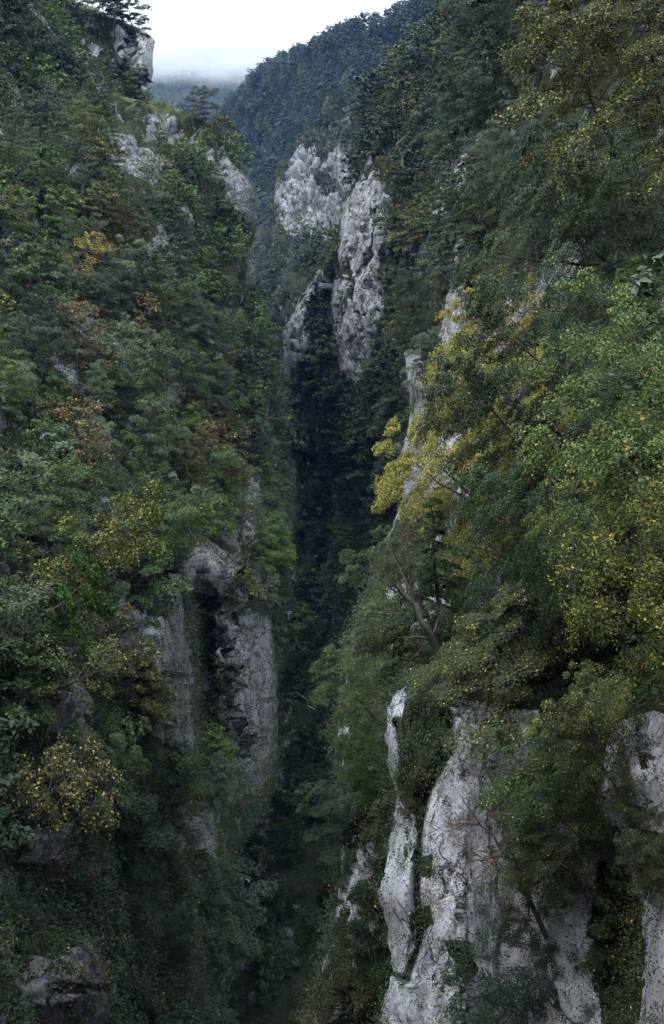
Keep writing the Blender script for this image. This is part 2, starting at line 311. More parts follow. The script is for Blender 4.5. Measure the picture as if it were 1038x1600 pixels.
# left wall of the gorge
sheet('left_wall', 'R', edge([(-260, -90), (-100, -30), (0, 50), (90, 120), (140, 176), (152, 200), (166, 262), (178, 300), (190, 328), (205, 342), (225, 352), (260, 376), (296, 399), (340, 401), (380, 395), (440, 390), (500, 401), (560, 424), (620, 440), (680, 450), (760, 456), (830, 454), (900, 444), (955, 436), (1000, 438), (1100, 436), (1200, 431), (1265, 412), (1330, 368), (1500, 340), (1800, 310), (2400, 260)]), -900, -260, 2400,
      table([-900, -250, 0, 150, 300, 400, 460], [-260, 100, 160, 300, 450, 600, 900, 1200, 1600, 2400],
            [[180, 250, 290, 320, 340, 350, 360], [150, 210, 265, 310, 335, 350, 358], [140, 195, 245, 298, 328, 342, 350], [105, 150, 190, 232, 285, 312, 325], [88, 125, 160, 196, 248, 295, 318], [70, 100, 130, 165, 215, 270, 310], [50, 72, 95, 120, 158, 190, 225], [42, 60, 78, 100, 138, 172, 192], [35, 50, 66, 85, 112, 145, 155], [38, 52, 64, 76, 90, 105, 110]]),
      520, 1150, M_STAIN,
      [[(352, 224), (375, 256), (406, 305), (402, 350), (372, 345), (356, 300), (342, 245)], [(380, 380), (400, 385), (398, 435), (383, 445)], [(362, 480), (385, 478), (380, 510), (366, 505)],
       [(200, 935), (232, 905), (258, 866), (284, 878), (286, 950), (300, 1040), (301, 1168), (258, 1166), (256, 1090), (206, 1010)],
       [(284, 876), (318, 850), (345, 836), (386, 850), (386, 905), (332, 940), (294, 935)],
       [(335, 950), (400, 946), (434, 985), (440, 1200), (412, 1256), (370, 1240), (352, 1100)],
       [(0, 1480), (85, 1475), (168, 1450), (184, 1560), (175, 1640), (80, 1640), (60, 1560)],
       [(148, 648), (172, 648), (175, 698), (152, 692)], [(195, 675), (210, 680), (208, 720), (198, 715)], [(386, 730), (412, 740), (405, 800), (388, 790)], [(0, 640), (26, 650), (24, 700), (0, 700)],
       [(32, 550), (58, 552), (56, 590), (40, 590)], [(262, 612), (284, 610), (284, 645), (266, 645)], [(0, 425), (12, 440), (8, 470), (0, 465)], [(96, 268), (140, 268), (138, 288), (100, 286)], [(175, 205), (215, 235), (205, 262), (180, 250)],
       [(225, 375), (250, 372), (250, 395), (230, 395)], [(270, 1240), (345, 1260), (345, 1340), (280, 1330)], [(0, 1340), (60, 1350), (50, 1400), (0, 1400)], [(50, 1290), (110, 1290), (95, 1340), (60, 1335)],
       [(95, 625), (112, 628), (108, 655), (97, 652)], [(352, 590), (372, 592), (370, 612), (354, 612)], [(384, 800), (398, 810), (394, 830), (384, 826)]],
      grass=[[(176, 148), (250, 158), (300, 178), (334, 190), (318, 203), (262, 186), (205, 172), (186, 166)]],
      amp=(8, 3.0), wl=(48, 9), rnd=(26, 24), wrap=90, jit=5, outcrop=(10, 0.33), vpow=0.8,
      bumps=[(255, 1010, 42, 130, -16), (385, 1080, 42, 150, -9), (318, 1060, 22, 140, 20), (340, 890, 46, 40, -12), (120, 900, 90, 160, -6), (100, 1180, 90, 60, 4), (350, 700, 60, 120, 12), (385, 300, 22, 60, -10), (330, 420, 30, 120, 10), (120, 1540, 60, 80, -8), (240, 1380, 60, 120, 10)],
      grooves=[([(296, 930), (345, 952), (384, 900)], 7, 8), ([(206, 940), (250, 900)], 5, 4), ([(262, 870), (268, 950)], 3, 3), ([(256, 1056), (296, 1060)], 4, 4), ([(352, 1000), (356, 1100), (372, 1200)], 6, 6), ([(85, 1545), (175, 1545)], 5, 3)])
# right wall of the gorge, nearer part under the trees; carried up out of view to block sky light
sheet('right_wall', 'L', edge([(-900, 900), (-300, 800), (-100, 790), (0, 780), (100, 742), (180, 712), (260, 700), (330, 712), (365, 710), (420, 714), (448, 702), (500, 692), (535, 684), (548, 630), (600, 633), (640, 642), (700, 628), (780, 626), (830, 610), (870, 582), (930, 565), (1000, 548), (1090, 532), (1160, 520), (1250, 530), (1330, 534), (1400, 528), (1500, 500), (1600, 480), (1800, 450), (2500, 400)]), 1750, -900, 2500,
      table([480, 540, 640, 720, 850, 1040, 1750], [-900, -300, 100, 400, 600, 800, 1000, 1200, 1600, 2500],
            [[340, 330, 310, 290, 250, 200, 130], [300, 280, 250, 210, 150, 105, 60], [260, 240, 200, 165, 118, 84, 48], [200, 170, 138, 116, 86, 54, 28], [150, 130, 110, 90, 60, 34, 18], [120, 105, 88, 70, 50, 32, 17], [88, 78, 64, 55, 46, 32, 17], [74, 68, 60, 55, 48, 38, 22], [66, 62, 58, 54, 50, 44, 30], [100, 92, 84, 74, 60, 50, 30]]),
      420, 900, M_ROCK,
      [[(710, 366), (732, 370), (727, 425), (712, 420)], [(698, 445), (738, 455), (752, 520), (720, 588), (672, 584)], [(620, 542), (674, 545), (670, 614), (636, 632)], [(618, 636), (664, 664), (716, 700), (728, 780), (618, 814)],
       [(606, 915), (694, 920), (694, 995), (648, 995), (608, 965)], [(780, 670), (826, 700), (808, 730), (780, 720)], [(905, 555), (965, 575), (955, 625), (915, 615)], [(865, 612), (905, 620), (900, 655), (866, 650)], [(850, 790), (940, 795), (940, 860), (884, 925), (860, 905)],
       [(537, 1320), (560, 1325), (552, 1400), (537, 1450), (530, 1430)], [(625, 900), (660, 900), (655, 960), (625, 950)]],
      amp=(2.6, 1.3), wl=(26, 5), rnd=(20, 9), wrap=50, jit=4, outcrop=(9, 0.34), vpow=1.15,
      bumps=[(712, 500, 22, 90, -8), (645, 580, 16, 60, -5), (680, 740, 50, 80, -6), (645, 640, 30, 30, 4)], grooves=[([(668, 540), (676, 640)], 6, 6), ([(735, 450), (745, 560)], 7, 5)])
# the near limestone pillars at lower right
sheet('near_cliff', 'L', edge([(880, 735), (960, 690), (1040, 645), (1085, 616), (1105, 607), (1150, 603), (1185, 606), (1215, 612), (1240, 622), (1262, 618), (1300, 613), (1340, 606), (1368, 598), (1395, 592), (1412, 594), (1428, 600), (1455, 607), (1500, 609), (1520, 613), (1535, 606), (1570, 599), (1600, 596), (1800, 585), (2500, 540)]), 1750, 880, 2400,
      table([590, 650, 720, 800, 900, 1040, 1750], [880, 960, 1090, 1200, 1400, 1600, 2400],
            [[90, 86, 78, 72, 62, 50, 34], [62, 60, 58, 55, 48, 40, 28], [39, 38.5, 37.8, 37.8, 35, 29, 18], [38.5, 38, 36.8, 37.2, 34, 28, 17], [36.5, 36.3, 35, 36, 34, 28, 18], [35.5, 34.6, 33.6, 34.5, 32, 27, 18], [37, 35, 33, 32, 30, 27, 20]]),
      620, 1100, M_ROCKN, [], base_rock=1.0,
      soil=[[(640, 1060), (712, 1060), (694, 1190), (668, 1230), (655, 1290), (620, 1240), (622, 1170)], [(680, 1472), (745, 1478), (760, 1520), (735, 1545), (690, 1500)], [(648, 1425), (668, 1415), (672, 1445), (652, 1478)], [(652, 1338), (674, 1336), (670, 1368), (655, 1368)],
            [(560, 860), (1800, 860), (1800, 1080), (960, 1120), (820, 1105), (760, 1098), (700, 1098), (640, 1075), (560, 1070)], [(815, 1300), (835, 1300), (832, 1400), (822, 1450)], [(935, 1340), (985, 1340), (1003, 1480), (985, 1700), (932, 1700)], [(850, 1080), (945, 1100), (930, 1290), (850, 1280)], [(985, 1300), (1070, 1300), (1070, 1385), (1005, 1400)]],
      amp=(0.5, 0.17), wl=(8, 2.2), rnd=(46, 5.0), wrap=22, jit=4, vpow=1.25,
      bumps=[(625, 1400, 30, 60, -0.8), (740, 1230, 60, 90, -1.0), (720, 1420, 60, 90, -0.6), (870, 1420, 40, 90, -1.6), (965, 1450, 26, 150, 2.2), (985, 1210, 36, 80, -1.6), (1040, 1500, 30, 120, -1.8), (745, 1150, 40, 30, -0.8), (660, 1120, 20, 30, 1.5)],
      grooves=[([(700, 1120), (706, 1170), (690, 1190), (668, 1235), (657, 1290), (653, 1335)], 6, 1.5), ([(653, 1335), (651, 1400), (658, 1450), (648, 1490), (636, 1530)], 5, 1.3), ([(636, 1530), (612, 1525)], 5, 1.4), ([(620, 1130), (640, 1190), (632, 1245)], 6, 2.2), ([(655, 1245), (650, 1340)], 8, 1.0), ([(760, 1130), (800, 1150)], 5, 0.8)])

# unseen gorge walls behind the viewpoint, drawn in to cut light, and the valley floor
def back_wall(name, pts):                # vertical-ish sweep through ground points (x_bottom, y_bottom, x_top, y_top)
    p = np.array(pts, float); k = np.linspace(0, len(p) - 1, 110); q = np.stack([np.interp(k, np.arange(len(p)), p[:, c]) for c in range(4)], -1)
    t = np.linspace(0, 1, 60)[:, None]; X = q[:, 0] + (q[:, 2] - q[:, 0]) * t ** 1.6; Y = q[:, 1] + (q[:, 3] - q[:, 1]) * t ** 1.6; Z = -175 + 345 * t + 0 * X
    W = np.stack([X, Y, Z], -1); W[..., 0] += 9 * fbm(W / 45, 4, 51) + 2.5 * fbm(W / 12, 3, 61, True)
    idx = np.arange(X.size).reshape(X.shape); F = np.stack([idx[:-1, :-1], idx[:-1, 1:], idx[1:, 1:], idx[1:, :-1]], -1).reshape(-1, 4)
    me = mesh_np(name, W.reshape(-1, 3), F, [M_ROCK], smooth=True, attrs={'rock': ('FLOAT', 'POINT', np.zeros(X.size))})
    tag(link(name, me), kind='structure')
back_wall('left_shade_wall', [(-46, 40, -120, 60), (-44, -60, -105, -60), (-30, -105, -85, -120), (0, -125, -30, -150), (60, -130, 40, -160), (100, -130, 110, -160)])  # added bend closes the gorge close behind, darkening its lower part
back_wall('right_shade_wall', [(26, 20, 85, 30), (24, -60, 72, -60), (40, -110, 80, -110), (60, -140, 100, -140)])
m, t = new_mat('forest_floor'); g = G(t); pos = g.n('NewGeometry').outputs['Position']
c = g.mixc(g.noise(pos, 0.02, 8, 0.7), (0.03, 0.04, 0.02, 1), (0.07, 0.08, 0.04, 1)); bs = g.n('BsdfPrincipled', {'Base Color': c, 'Roughness': 1.0}); o_ = g.n('OutputMaterial'); t.links.new(bs.outputs[0], o_.inputs[0])
V = [(-6000, -6000, -176), (6000, -6000, -176), (6000, 6000, -176), (-6000, 6000, -176)]
tag(link('ground', mesh_np('ground', V, [[0, 1, 2, 3]], [m])), kind='structure')
# river along the bottom of the slot
m, t = new_mat('river_water'); g = G(t); pos = g.n('NewGeometry').outputs['Position']
foam = g.rng(g.noise(pos, 0.35, 6, 0.7, 1.0), 0.56, 0.64)
c = g.mixc(foam, (0.012, 0.02, 0.02, 1), (0.6, 0.65, 0.68, 1)); bs = g.n('BsdfPrincipled', {'Base Color': c, 'Roughness': g.rng(foam, 0, 1, 0.12, 0.7), 'Normal': g.n('Bump', {'Strength': 0.5, 'Distance': 0.3, 'Height': g.noise(pos, 1.2, 4)}).outputs[0]}); o_ = g.n('OutputMaterial'); t.links.new(bs.outputs[0], o_.inputs[0])
pts = [(-40, -200), (-26, -40), (-22, 60), (-24, 140), (-20, 215), (-12, 270), (-8, 330), (0, 420)]
bk = []
for k in range(120):
    s_ = k / 119 * (len(pts) - 1); i = min(int(s_), len(pts) - 2); f = s_ - i
    x = pts[i][0] * (1 - f) + pts[i + 1][0] * f; y = pts[i][1] * (1 - f) + pts[i + 1][1] * f
    bk.append([(x + q * 1.5, y, -162.5 + (abs(q) > 1) * (0.25 * abs(q) + 0.02 * q * q)) for q in range(-40, 41)])
bk = np.array(bk, float); bk[..., 2] += 0.9 * fbm(bk / 5, 4, 8) * np.clip(np.abs(np.arange(-40, 41)) / 4.0, 0, 1)[None, :] - 0.3 * (np.abs(np.arange(-40, 41)) < 2)
idx = np.arange(120 * 81).reshape(120, 81)
tag(link('gorge_bottom', mesh_np('gorge_bottom', bk.reshape(-1, 3), np.stack([idx[:-1, :-1], idx[:-1, 1:], idx[1:, 1:], idx[1:, :-1]], -1).reshape(-1, 4), [M_STAIN], smooth=True, attrs={'rock': ('FLOAT', 'POINT', (np.abs(np.arange(-40, 41)) < 2)[None, :] * np.ones((120, 1)))})), kind='structure')
BANK = bk
rb = np.random.RandomState(4); sv = []; sf = []; so = 0      # boulders choking the stream bed
lat = np.linspace(0.12, math.pi - 0.12, 7); lon = np.linspace(0, 2 * math.pi, 9)[:-1]
sph = np.array([[math.sin(a) * math.cos(b_), math.sin(a) * math.sin(b_), math.cos(a)] for a in lat for b_ in lon]); ix = np.arange(56).reshape(7, 8); nx_ = np.roll(ix, -1, axis=1)
fs = np.stack([ix[:-1], nx_[:-1], nx_[1:], ix[1:]], -1).reshape(-1, 4)
for k in range(900):
    i = rb.randint(20, 119); j = int(np.clip(rb.normal(40, 6), 4, 76)); r_ = rb.uniform(0.4, 1) ** 2 * 2.0 + 0.3
    q = sph * (r_ * rb.uniform(0.7, 1.3), r_ * rb.uniform(0.7, 1.3), r_ * rb.uniform(0.5, 0.9)); q = q * (1 + 0.35 * vnoise(sph * 1.7 + k))[:, None]
    sv.append(q + bk[i, j] + (rb.uniform(-1.5, 1.5), rb.uniform(-2, 2), 0.1 * r_)); sf.append(fs + so); so += 56
sv = np.concatenate(sv); tag(link('stream_boulders', mesh_np('stream_boulders', sv, np.concatenate(sf), [M_STAIN], attrs={'rock': ('FLOAT', 'POINT', np.full(len(sv), 0.8))})), 'dim boulders and rubble choking the stream bed', 'boulders', None, 'stuff')
V = []; F = []
for k in range(60):
    s_ = k / 59 * (len(pts) - 1); i = min(int(s_), len(pts) - 2); f = s_ - i
    x = pts[i][0] * (1 - f) + pts[i + 1][0] * f; y = pts[i][1] * (1 - f) + pts[i + 1][1] * f; wd = 1.6 + 0.5 * math.sin(k * 1.3)
    V += [(x - wd, y, -162), (x + wd, y, -162)]
    if k: F.append([2 * k - 2, 2 * k - 1, 2 * k + 1, 2 * k])
tag(link('river', mesh_np('river', V, F, [m])), kind='structure')
print('terrain', round(time.time() - T0, 1))

# ------------------------------------------------------------------ trees
def frames(d):
    d = d / (np.linalg.norm(d, axis=-1, keepdims=True) + 1e-9)
    a = np.where(np.abs(d[..., 2:3]) < 0.9, np.array([0, 0, 1.0]), np.array([1.0, 0, 0]))
    u = np.cross(d, a); u /= np.linalg.norm(u, axis=-1, keepdims=True) + 1e-9
    return d, u, np.cross(u, d)
def tube(path, r0, r1, sides=5):
    path = np.asarray(path, float); n = len(path); d = np.gradient(path, axis=0); _, u, v = frames(d)
    r = np.linspace(r0, r1, n)[:, None, None]; a = np.linspace(0, 2 * math.pi, sides, endpoint=False)
    V = path[:, None, :] + r * (np.cos(a)[None, :, None] * u[:, None, :] + np.sin(a)[None, :, None] * v[:, None, :])
    idx = np.arange(n * sides).reshape(n, sides); nx = np.roll(idx, -1, axis=1)
    F = np.stack([idx[:-1], nx[:-1], nx[1:], idx[1:]], -1).reshape(-1, 4)
    return V.reshape(-1, 3), F
def joinVF(parts):
    Vs, Fs, o = [], [], 0
    for V, F in parts: Vs.append(V); Fs.append(F + o); o += len(V)
    return np.concatenate(Vs), np.concatenate(Fs)
def leaves(C, Nn, size, rng, asp=0.62):
    n = len(C); a = rng.normal(size=(n, 3)); _, _, _ = 0, 0, 0
    Nn = Nn / (np.linalg.norm(Nn, axis=1, keepdims=True) + 1e-9)
    t = np.cross(Nn, a); t /= np.linalg.norm(t, axis=1, keepdims=True) + 1e-9; b = np.cross(Nn, t)
    s = (size * rng.uniform(0.6, 1.3, n))[:, None]
    V = np.stack([C - t * s * 0.5, C + b * s * asp * 0.5 - t * s * 0.06 + Nn * s * 0.1, C + t * s * 0.5, C - b * s * asp * 0.5 - t * s * 0.06 + Nn * s * 0.1], 1)
    F = np.arange(n * 4).reshape(n, 4)
    return V.reshape(-1, 3), F

def grow(seed, H=10, Rc=4, nleaf=6000, leaf=0.25, limbs=26, cb=0.25, style='round', droop=0.12, trunk_r=0.16, tilt=0.5, subs=5, thick=0.14, spray=0.2, multi=1, lean=0.08):
    rng = np.random.RandomState(seed); wood = []; SPc, SPr, SPn = [], [], []
    az0 = rng.uniform(0, 6.28)
    for st in range(multi):
        la = rng.uniform(0, 6.28); ln = lean + (0.32 if multi > 1 else 0) * rng.uniform(0.4, 1)
        n = 9; tz = np.linspace(0, 1, n)
        tp = np.stack([np.cos(la) * ln * H * tz ** 1.3 + 0.02 * H * np.cumsum(rng.normal(size=n)) * 0.5, np.sin(la) * ln * H * tz ** 1.3 + 0.02 * H * np.cumsum(rng.normal(size=n)) * 0.5, tz * H * 0.9], -1)
        tp[0, :2] = 0; tp[0, 2] = -0.12 * H
        tr = trunk_r / math.sqrt(multi); wood.append(tube(tp, tr, tr * 0.15, 7))
        nl = limbs // multi
        for k in range(nl):
            t = cb + (1 - cb) * ((k + rng.uniform(0, 1)) / nl); o = np.array([np.interp(t, tz, tp[:, c]) for c in range(3)])
            az = k * 2.4 + rng.uniform(-0.6, 0.6) + la; tt = (t - cb) / (1 - cb)
            if style == 'cone': env = 1.05 - 0.95 * tt
            elif style == 'flat': env = (0.75 + 0.5 * math.sin(tt * 3.0)) * (1 - 0.35 * tt)
            else: env = math.sqrt(max(0.05, 1 - (tt * 1.15 - 0.35) ** 2 * 1.4))
            Ln = Rc * env * rng.uniform(0.55, 1.15) * (1 + 0.3 * math.cos(az - az0)) / (1.25 if multi > 1 else 1)
            el = (-0.05 if style == 'cone' else 0.12) + (0.35 if style == 'cone' else 1.0) * tt ** 1.6 + rng.uniform(-0.15, 0.2)
            d = np.array([math.cos(az) * math.cos(el), math.sin(az) * math.cos(el), math.sin(el)])
            s = np.linspace(0, 1, 6); path = o + d * Ln * s[:, None]; path[:, 2] += -droop * Ln * s ** 2 * (1.6 if style == 'cone' else 1) ; path += rng.normal(size=(6, 3)) * 0.03 * Ln * s[:, None]
            lr = tr * (0.42 - 0.25 * tt); wood.append(tube(path, lr, lr * 0.2, 4))
            SPc.append(path[-1]); SPr.append(spray * Ln * 0.9 + 0.12); SPn.append(d)
            for j in range(subs):
                q = 0.3 + 0.68 * (j + rng.uniform(0, 1)) / subs; p0 = np.array([np.interp(q, s, path[:, c]) for c in range(3)])
                sa = az + (1 if j % 2 else -1) * rng.uniform(0.5, 1.25); se = el * 0.5 + rng.uniform(-0.15, 0.35); l2 = Ln * rng.uniform(0.22, 0.42) * (1.2 - 0.5 * q)
                d2 = np.array([math.cos(sa) * math.cos(se), math.sin(sa) * math.cos(se), math.sin(se)])
                s3 = np.linspace(0, 1, 3)[:, None]; p2 = p0 + d2 * l2 * s3; p2[:, 2] -= droop * l2 * s3[:, 0] ** 2
                wood.append(tube(p2, lr * 0.35, lr * 0.08, 3))
                for pp in (p2[1], p2[2]):
                    SPc.append(pp + rng.normal(size=3) * 0.05 * l2); SPr.append((spray * Ln * 0.55 + 0.1) * rng.uniform(0.6, 1.25)); SPn.append(d2)
    C = np.array(SPc); r = np.array(SPr); dn = np.array(SPn)
    wgt = r ** 1.8; cnt = np.maximum(3, (nleaf * wgt / wgt.sum()).astype(int)); ii = np.repeat(np.arange(len(C)), cnt); n = len(ii)
    ax = dn[ii].copy(); ax[:, 2] *= 0.4
    nrm = np.tile([0, 0, 1.0], (n, 1)) + ax * (0.35 + droop)           # spray plane leans outwards
    nrm /= np.linalg.norm(nrm, axis=1, keepdims=True)
    _, u, v = frames(nrm); rad = np.sqrt(rng.uniform(0, 1, n)) * r[ii]; th = rng.uniform(0, 6.28, n)
    th2 = th; pos = C[ii] + (rad * np.cos(th2))[:, None] * u + (rad * np.sin(th2))[:, None] * v + nrm * (rng.normal(size=n) * thick * r[ii] - 0.18 * rad ** 2 / (r[ii] + 1e-6) * 1.0)[:, None]
    Nn = nrm + rng.normal(size=(n, 3)) * tilt
    return joinVF(wood), leaves(pos, Nn, leaf, rng)

PROTO = {}
def proto(name, **kw):
    w_, l_ = grow(**kw)
    PROTO[name] = dict(trunk=mesh_np('trunk_mesh', w_[0], w_[1], [M_BARK], smooth=True), crown=mesh_np('crown_mesh', l_[0], l_[1], [M_LEAF]), H=kw.get('H', 10), Rc=kw.get('Rc', 4), wood=w_, leaf=l_)
for k in range(7):
    proto(f'mid{k}', seed=100 + k, H=10, Rc=4.0 + 0.25 * (k % 3), nleaf=(8500, 6500, 10500, 7000, 9000, 8500, 5200)[k], leaf=(0.27, 0.34, 0.2, 0.3, 0.26, 0.23, 0.36)[k], limbs=(26, 18, 34, 22, 30, 24, 16)[k], cb=0.10 + 0.03 * (k % 4), style='flat' if k in (1, 4) else 'round', subs=6, spray=0.2, thick=0.24, tilt=0.5, multi=1 + (k % 3 == 2), droop=0.1 + 0.05 * (k % 3), lean=0.03 + 0.03 * (k % 4))
for k in range(3):
    proto(f'yew{k}', seed=140 + k, H=10, Rc=3.2, nleaf=9000, leaf=0.22, limbs=34, cb=0.08, style='cone', subs=5, spray=0.2, thick=0.12, droop=0.3, lean=0.05)
for k in range(3):
    proto(f'thin{k}', seed=160 + k, H=9, Rc=3.3, nleaf=2600, leaf=0.21, limbs=20, cb=0.2, style='round', subs=5, spray=0.2, thick=0.2, droop=0.08, lean=0.1)
for k in range(4):
    proto(f'bush{k}', seed=180 + k, H=3.2, Rc=1.8, nleaf=3000, leaf=0.13, limbs=18, cb=0.1, style='round', subs=4, spray=0.26, thick=0.2, multi=3, trunk_r=0.07, lean=0.12)
for k in range(5):   # trees 30-70 m away: leaves of their own
    proto(f'near{k}', seed=200 + k, H=10, Rc=4.2, nleaf=42000, leaf=0.12, limbs=48, cb=0.06, style='round', subs=8, spray=0.15, thick=0.2, droop=0.14 + 0.05 * (k % 2), tilt=0.65, lean=0.05, multi=1 + k % 3, trunk_r=0.13)
proto('nearyew', seed=221, H=10, Rc=3.6, nleaf=60000, leaf=0.09, limbs=44, cb=0.06, style='cone', subs=7, spray=0.15, thick=0.1, droop=0.28)
for k in range(3):   # hazels 12-25 m away
    proto(f'hazel{k}', seed=240 + k, H=6, Rc=2.7, nleaf=12500, leaf=0.11, limbs=42, cb=0.1, style='round', subs=7, spray=0.2, thick=0.28, multi=4, trunk_r=0.08, lean=0.1, tilt=0.6, droop=0.15)
for k in range(3):
    proto(f'nbush{k}', seed=260 + k, H=3, Rc=1.7, nleaf=9000, leaf=0.07, limbs=24, cb=0.06, style='round', subs=5, spray=0.22, thick=0.2, multi=3, trunk_r=0.05, lean=0.12)
print('protos', round(time.time() - T0, 1))

# colours: linear albedo, and the share of turning leaves
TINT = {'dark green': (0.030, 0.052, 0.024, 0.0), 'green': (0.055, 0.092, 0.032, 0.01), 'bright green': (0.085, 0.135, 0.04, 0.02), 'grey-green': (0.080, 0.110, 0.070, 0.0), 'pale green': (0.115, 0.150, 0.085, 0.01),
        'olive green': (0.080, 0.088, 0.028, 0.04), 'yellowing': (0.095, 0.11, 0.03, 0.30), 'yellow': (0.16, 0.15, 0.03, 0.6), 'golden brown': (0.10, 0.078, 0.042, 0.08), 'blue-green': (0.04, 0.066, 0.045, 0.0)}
KINDNAME = {'mid': 'broadleaf_tree', 'yew': 'yew_tree', 'thin': 'sparse_tree', 'bush': 'shrub', 'near': 'broadleaf_tree', 'nearyew': 'yew_tree', 'hazel': 'hazel', 'nbush': 'shrub'}
CATN = {'broadleaf_tree': 'tree', 'yew_tree': 'yew tree', 'sparse_tree': 'tree', 'shrub': 'shrub', 'hazel': 'hazel'}
FD = 0.66; ALLT = []
def plant(pname, loc, H, width=1.0, tint='green', label=None, group=None, rot=None, lean=(0, 0), kindname=None, color=None):
    pr = PROTO[pname]; s = H / pr['H']; base = pname.rstrip('0123456789')
    kn = kindname or KINDNAME[base]
    o = bpy.data.objects.new(kn, None); COL.objects.link(o); o.empty_display_size = 0.5
    o.location = loc; o.rotation_euler = (Matrix.Rotation(lean[1], 3, 'Y') @ Matrix.Rotation(lean[0], 3, 'X') @ Matrix.Rotation(random.uniform(0, 6.28) if rot is None else rot, 3, 'Z')).to_euler()
    o.scale = (s * width, s * width, s)
    tag(o, label, CATN[kn], group)
    a = link('trunk', pr['trunk'], o); b = link('crown', pr['crown'], o)
    c = color or TINT[tint]; j = random.uniform(0.7, 1.4) if color is None else 1
    b.color = (c[0] * j * FD, c[1] * j * FD, c[2] * j * FD, c[3])
    ALLT.append(o); return o

# --- occlusion test against coarse terrain
bv, bf, off = [], [], 0
for nme, S in SURF.items():
    st = 4; Wc = S['W'][::st, ::st]; h_, w_ = Wc.shape[:2]; idx = np.arange(h_ * w_).reshape(h_, w_) + off; off += h_ * w_
    bv.append(Wc.reshape(-1, 3)); bf.append(np.stack([idx[:-1, :-1], idx[:-1, 1:], idx[1:, 1:], idx[1:, :-1]], -1).reshape(-1, 4))
BVH = BVHTree.FromPolygons([tuple(x) for x in np.concatenate(bv).tolist()], np.concatenate(bf).tolist())
def hidden(p, slack):
    d = Vector(p); Ln = d.length; hit = BVH.ray_cast(Vector((0, 0, 0)), d.normalized(), max(0.1, Ln - slack))
    return hit[0] is not None

# --- sites on the walls, spaced by distance
def sites(name, n, spacing, yr=(-1e9, 1e9), xr=(-1e9, 1e9), rockp=0.0, seed=1, placed=None):
    S = SURF[name]; rng = np.random.RandomState(seed); W, X, Y = S['W'], S['X'], S['Y']
    a = np.linalg.norm(np.cross(W[1:, :-1] - W[:-1, :-1], W[:-1, 1:] - W[:-1, :-1]), axis=-1)
    ok = (S['inner'][:-1, :-1] > 0) & (Y[:-1, :-1] > yr[0]) & (Y[:-1, :-1] < yr[1]) & (X[:-1, :-1] > xr[0]) & (X[:-1, :-1] < xr[1])
    a = a * ok * np.where(S['rk'][:-1, :-1] > 0.5, rockp, 1.0) * np.where(S['gm'][:-1, :-1] > 0.5, 0.03, 1.0)
    pr = (a / a.sum()).ravel(); pick = rng.choice(pr.size, size=n, p=pr); h_, w_ = a.shape
    f = rng.uniform(0, 1, (n, 2)); i, j = pick // w_, pick % w_
    pt = W[i, j] + (W[i + 1, j] - W[i, j]) * f[:, :1] + (W[i, j + 1] - W[i, j]) * f[:, 1:]
    res = []; grid = {} if placed is None else placed; cs = spacing
    for k in range(n):
        key = tuple(np.floor(pt[k] / cs).astype(int)); bad = False
        for dx in (-1, 0, 1):
            for dy in (-1, 0, 1):
                for dz in (-1, 0, 1):
                    for qq in grid.get((key[0] + dx, key[1] + dy, key[2] + dz), ()):
                        if (qq[0] - pt[k][0]) ** 2 + (qq[1] - pt[k][1]) ** 2 + (qq[2] - pt[k][2]) ** 2 < spacing ** 2: bad = True
        if bad: continue
        grid.setdefault(key, []).append(pt[k]); res.append((pt[k], S['n'][i[k], j[k]]))
    return res

def zone_tint(x, y, nm, r):
    n1 = float(vnoise(np.array([x / 60.0, y / 60.0, 3.0]), 5)) * 0.5 + 0.5
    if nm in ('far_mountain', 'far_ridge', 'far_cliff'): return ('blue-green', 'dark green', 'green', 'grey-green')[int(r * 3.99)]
    if nm == 'upper_shoulder': return ('dark green', 'dark green', 'green')[int(r * 2.99)]
    if nm == 'gorge_wall':
        if y > 560: return ('dark green', 'blue-green', 'dark green', 'green')[int(r * 3.99)]
        return ('dark green', 'green', 'grey-green', 'olive green', 'blue-green')[int(r * 4.99)]
    if nm == 'left_wall':
        if 330 < y < 520 and x < 230 and r < 0.22: return 'golden brown' if r < 0.12 else 'yellowing'
        if 560 < y < 700 and n1 > 0.6 and r < 0.3: return 'golden brown'
        if y > 1250 and x > 130: return 'dark green'  # shade of the lower gorge put into a darker leaf tint
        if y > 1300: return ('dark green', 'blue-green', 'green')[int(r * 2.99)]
        if n1 > 0.55: return ('green', 'bright green', 'olive green', 'pale green', 'green')[int(r * 4.99)]
        return ('green', 'green', 'grey-green', 'dark green', 'bright green')[int(r * 4.99)]
    if nm == 'right_wall':
        if y > 1150 and x < 560: return 'dark green'  # forced dark tint stands in for shade over the slot
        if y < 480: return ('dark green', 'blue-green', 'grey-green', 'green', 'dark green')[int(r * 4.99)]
        return ('green', 'grey-green', 'green', 'bright green', 'dark green')[int(r * 4.99)]
    return 'green'

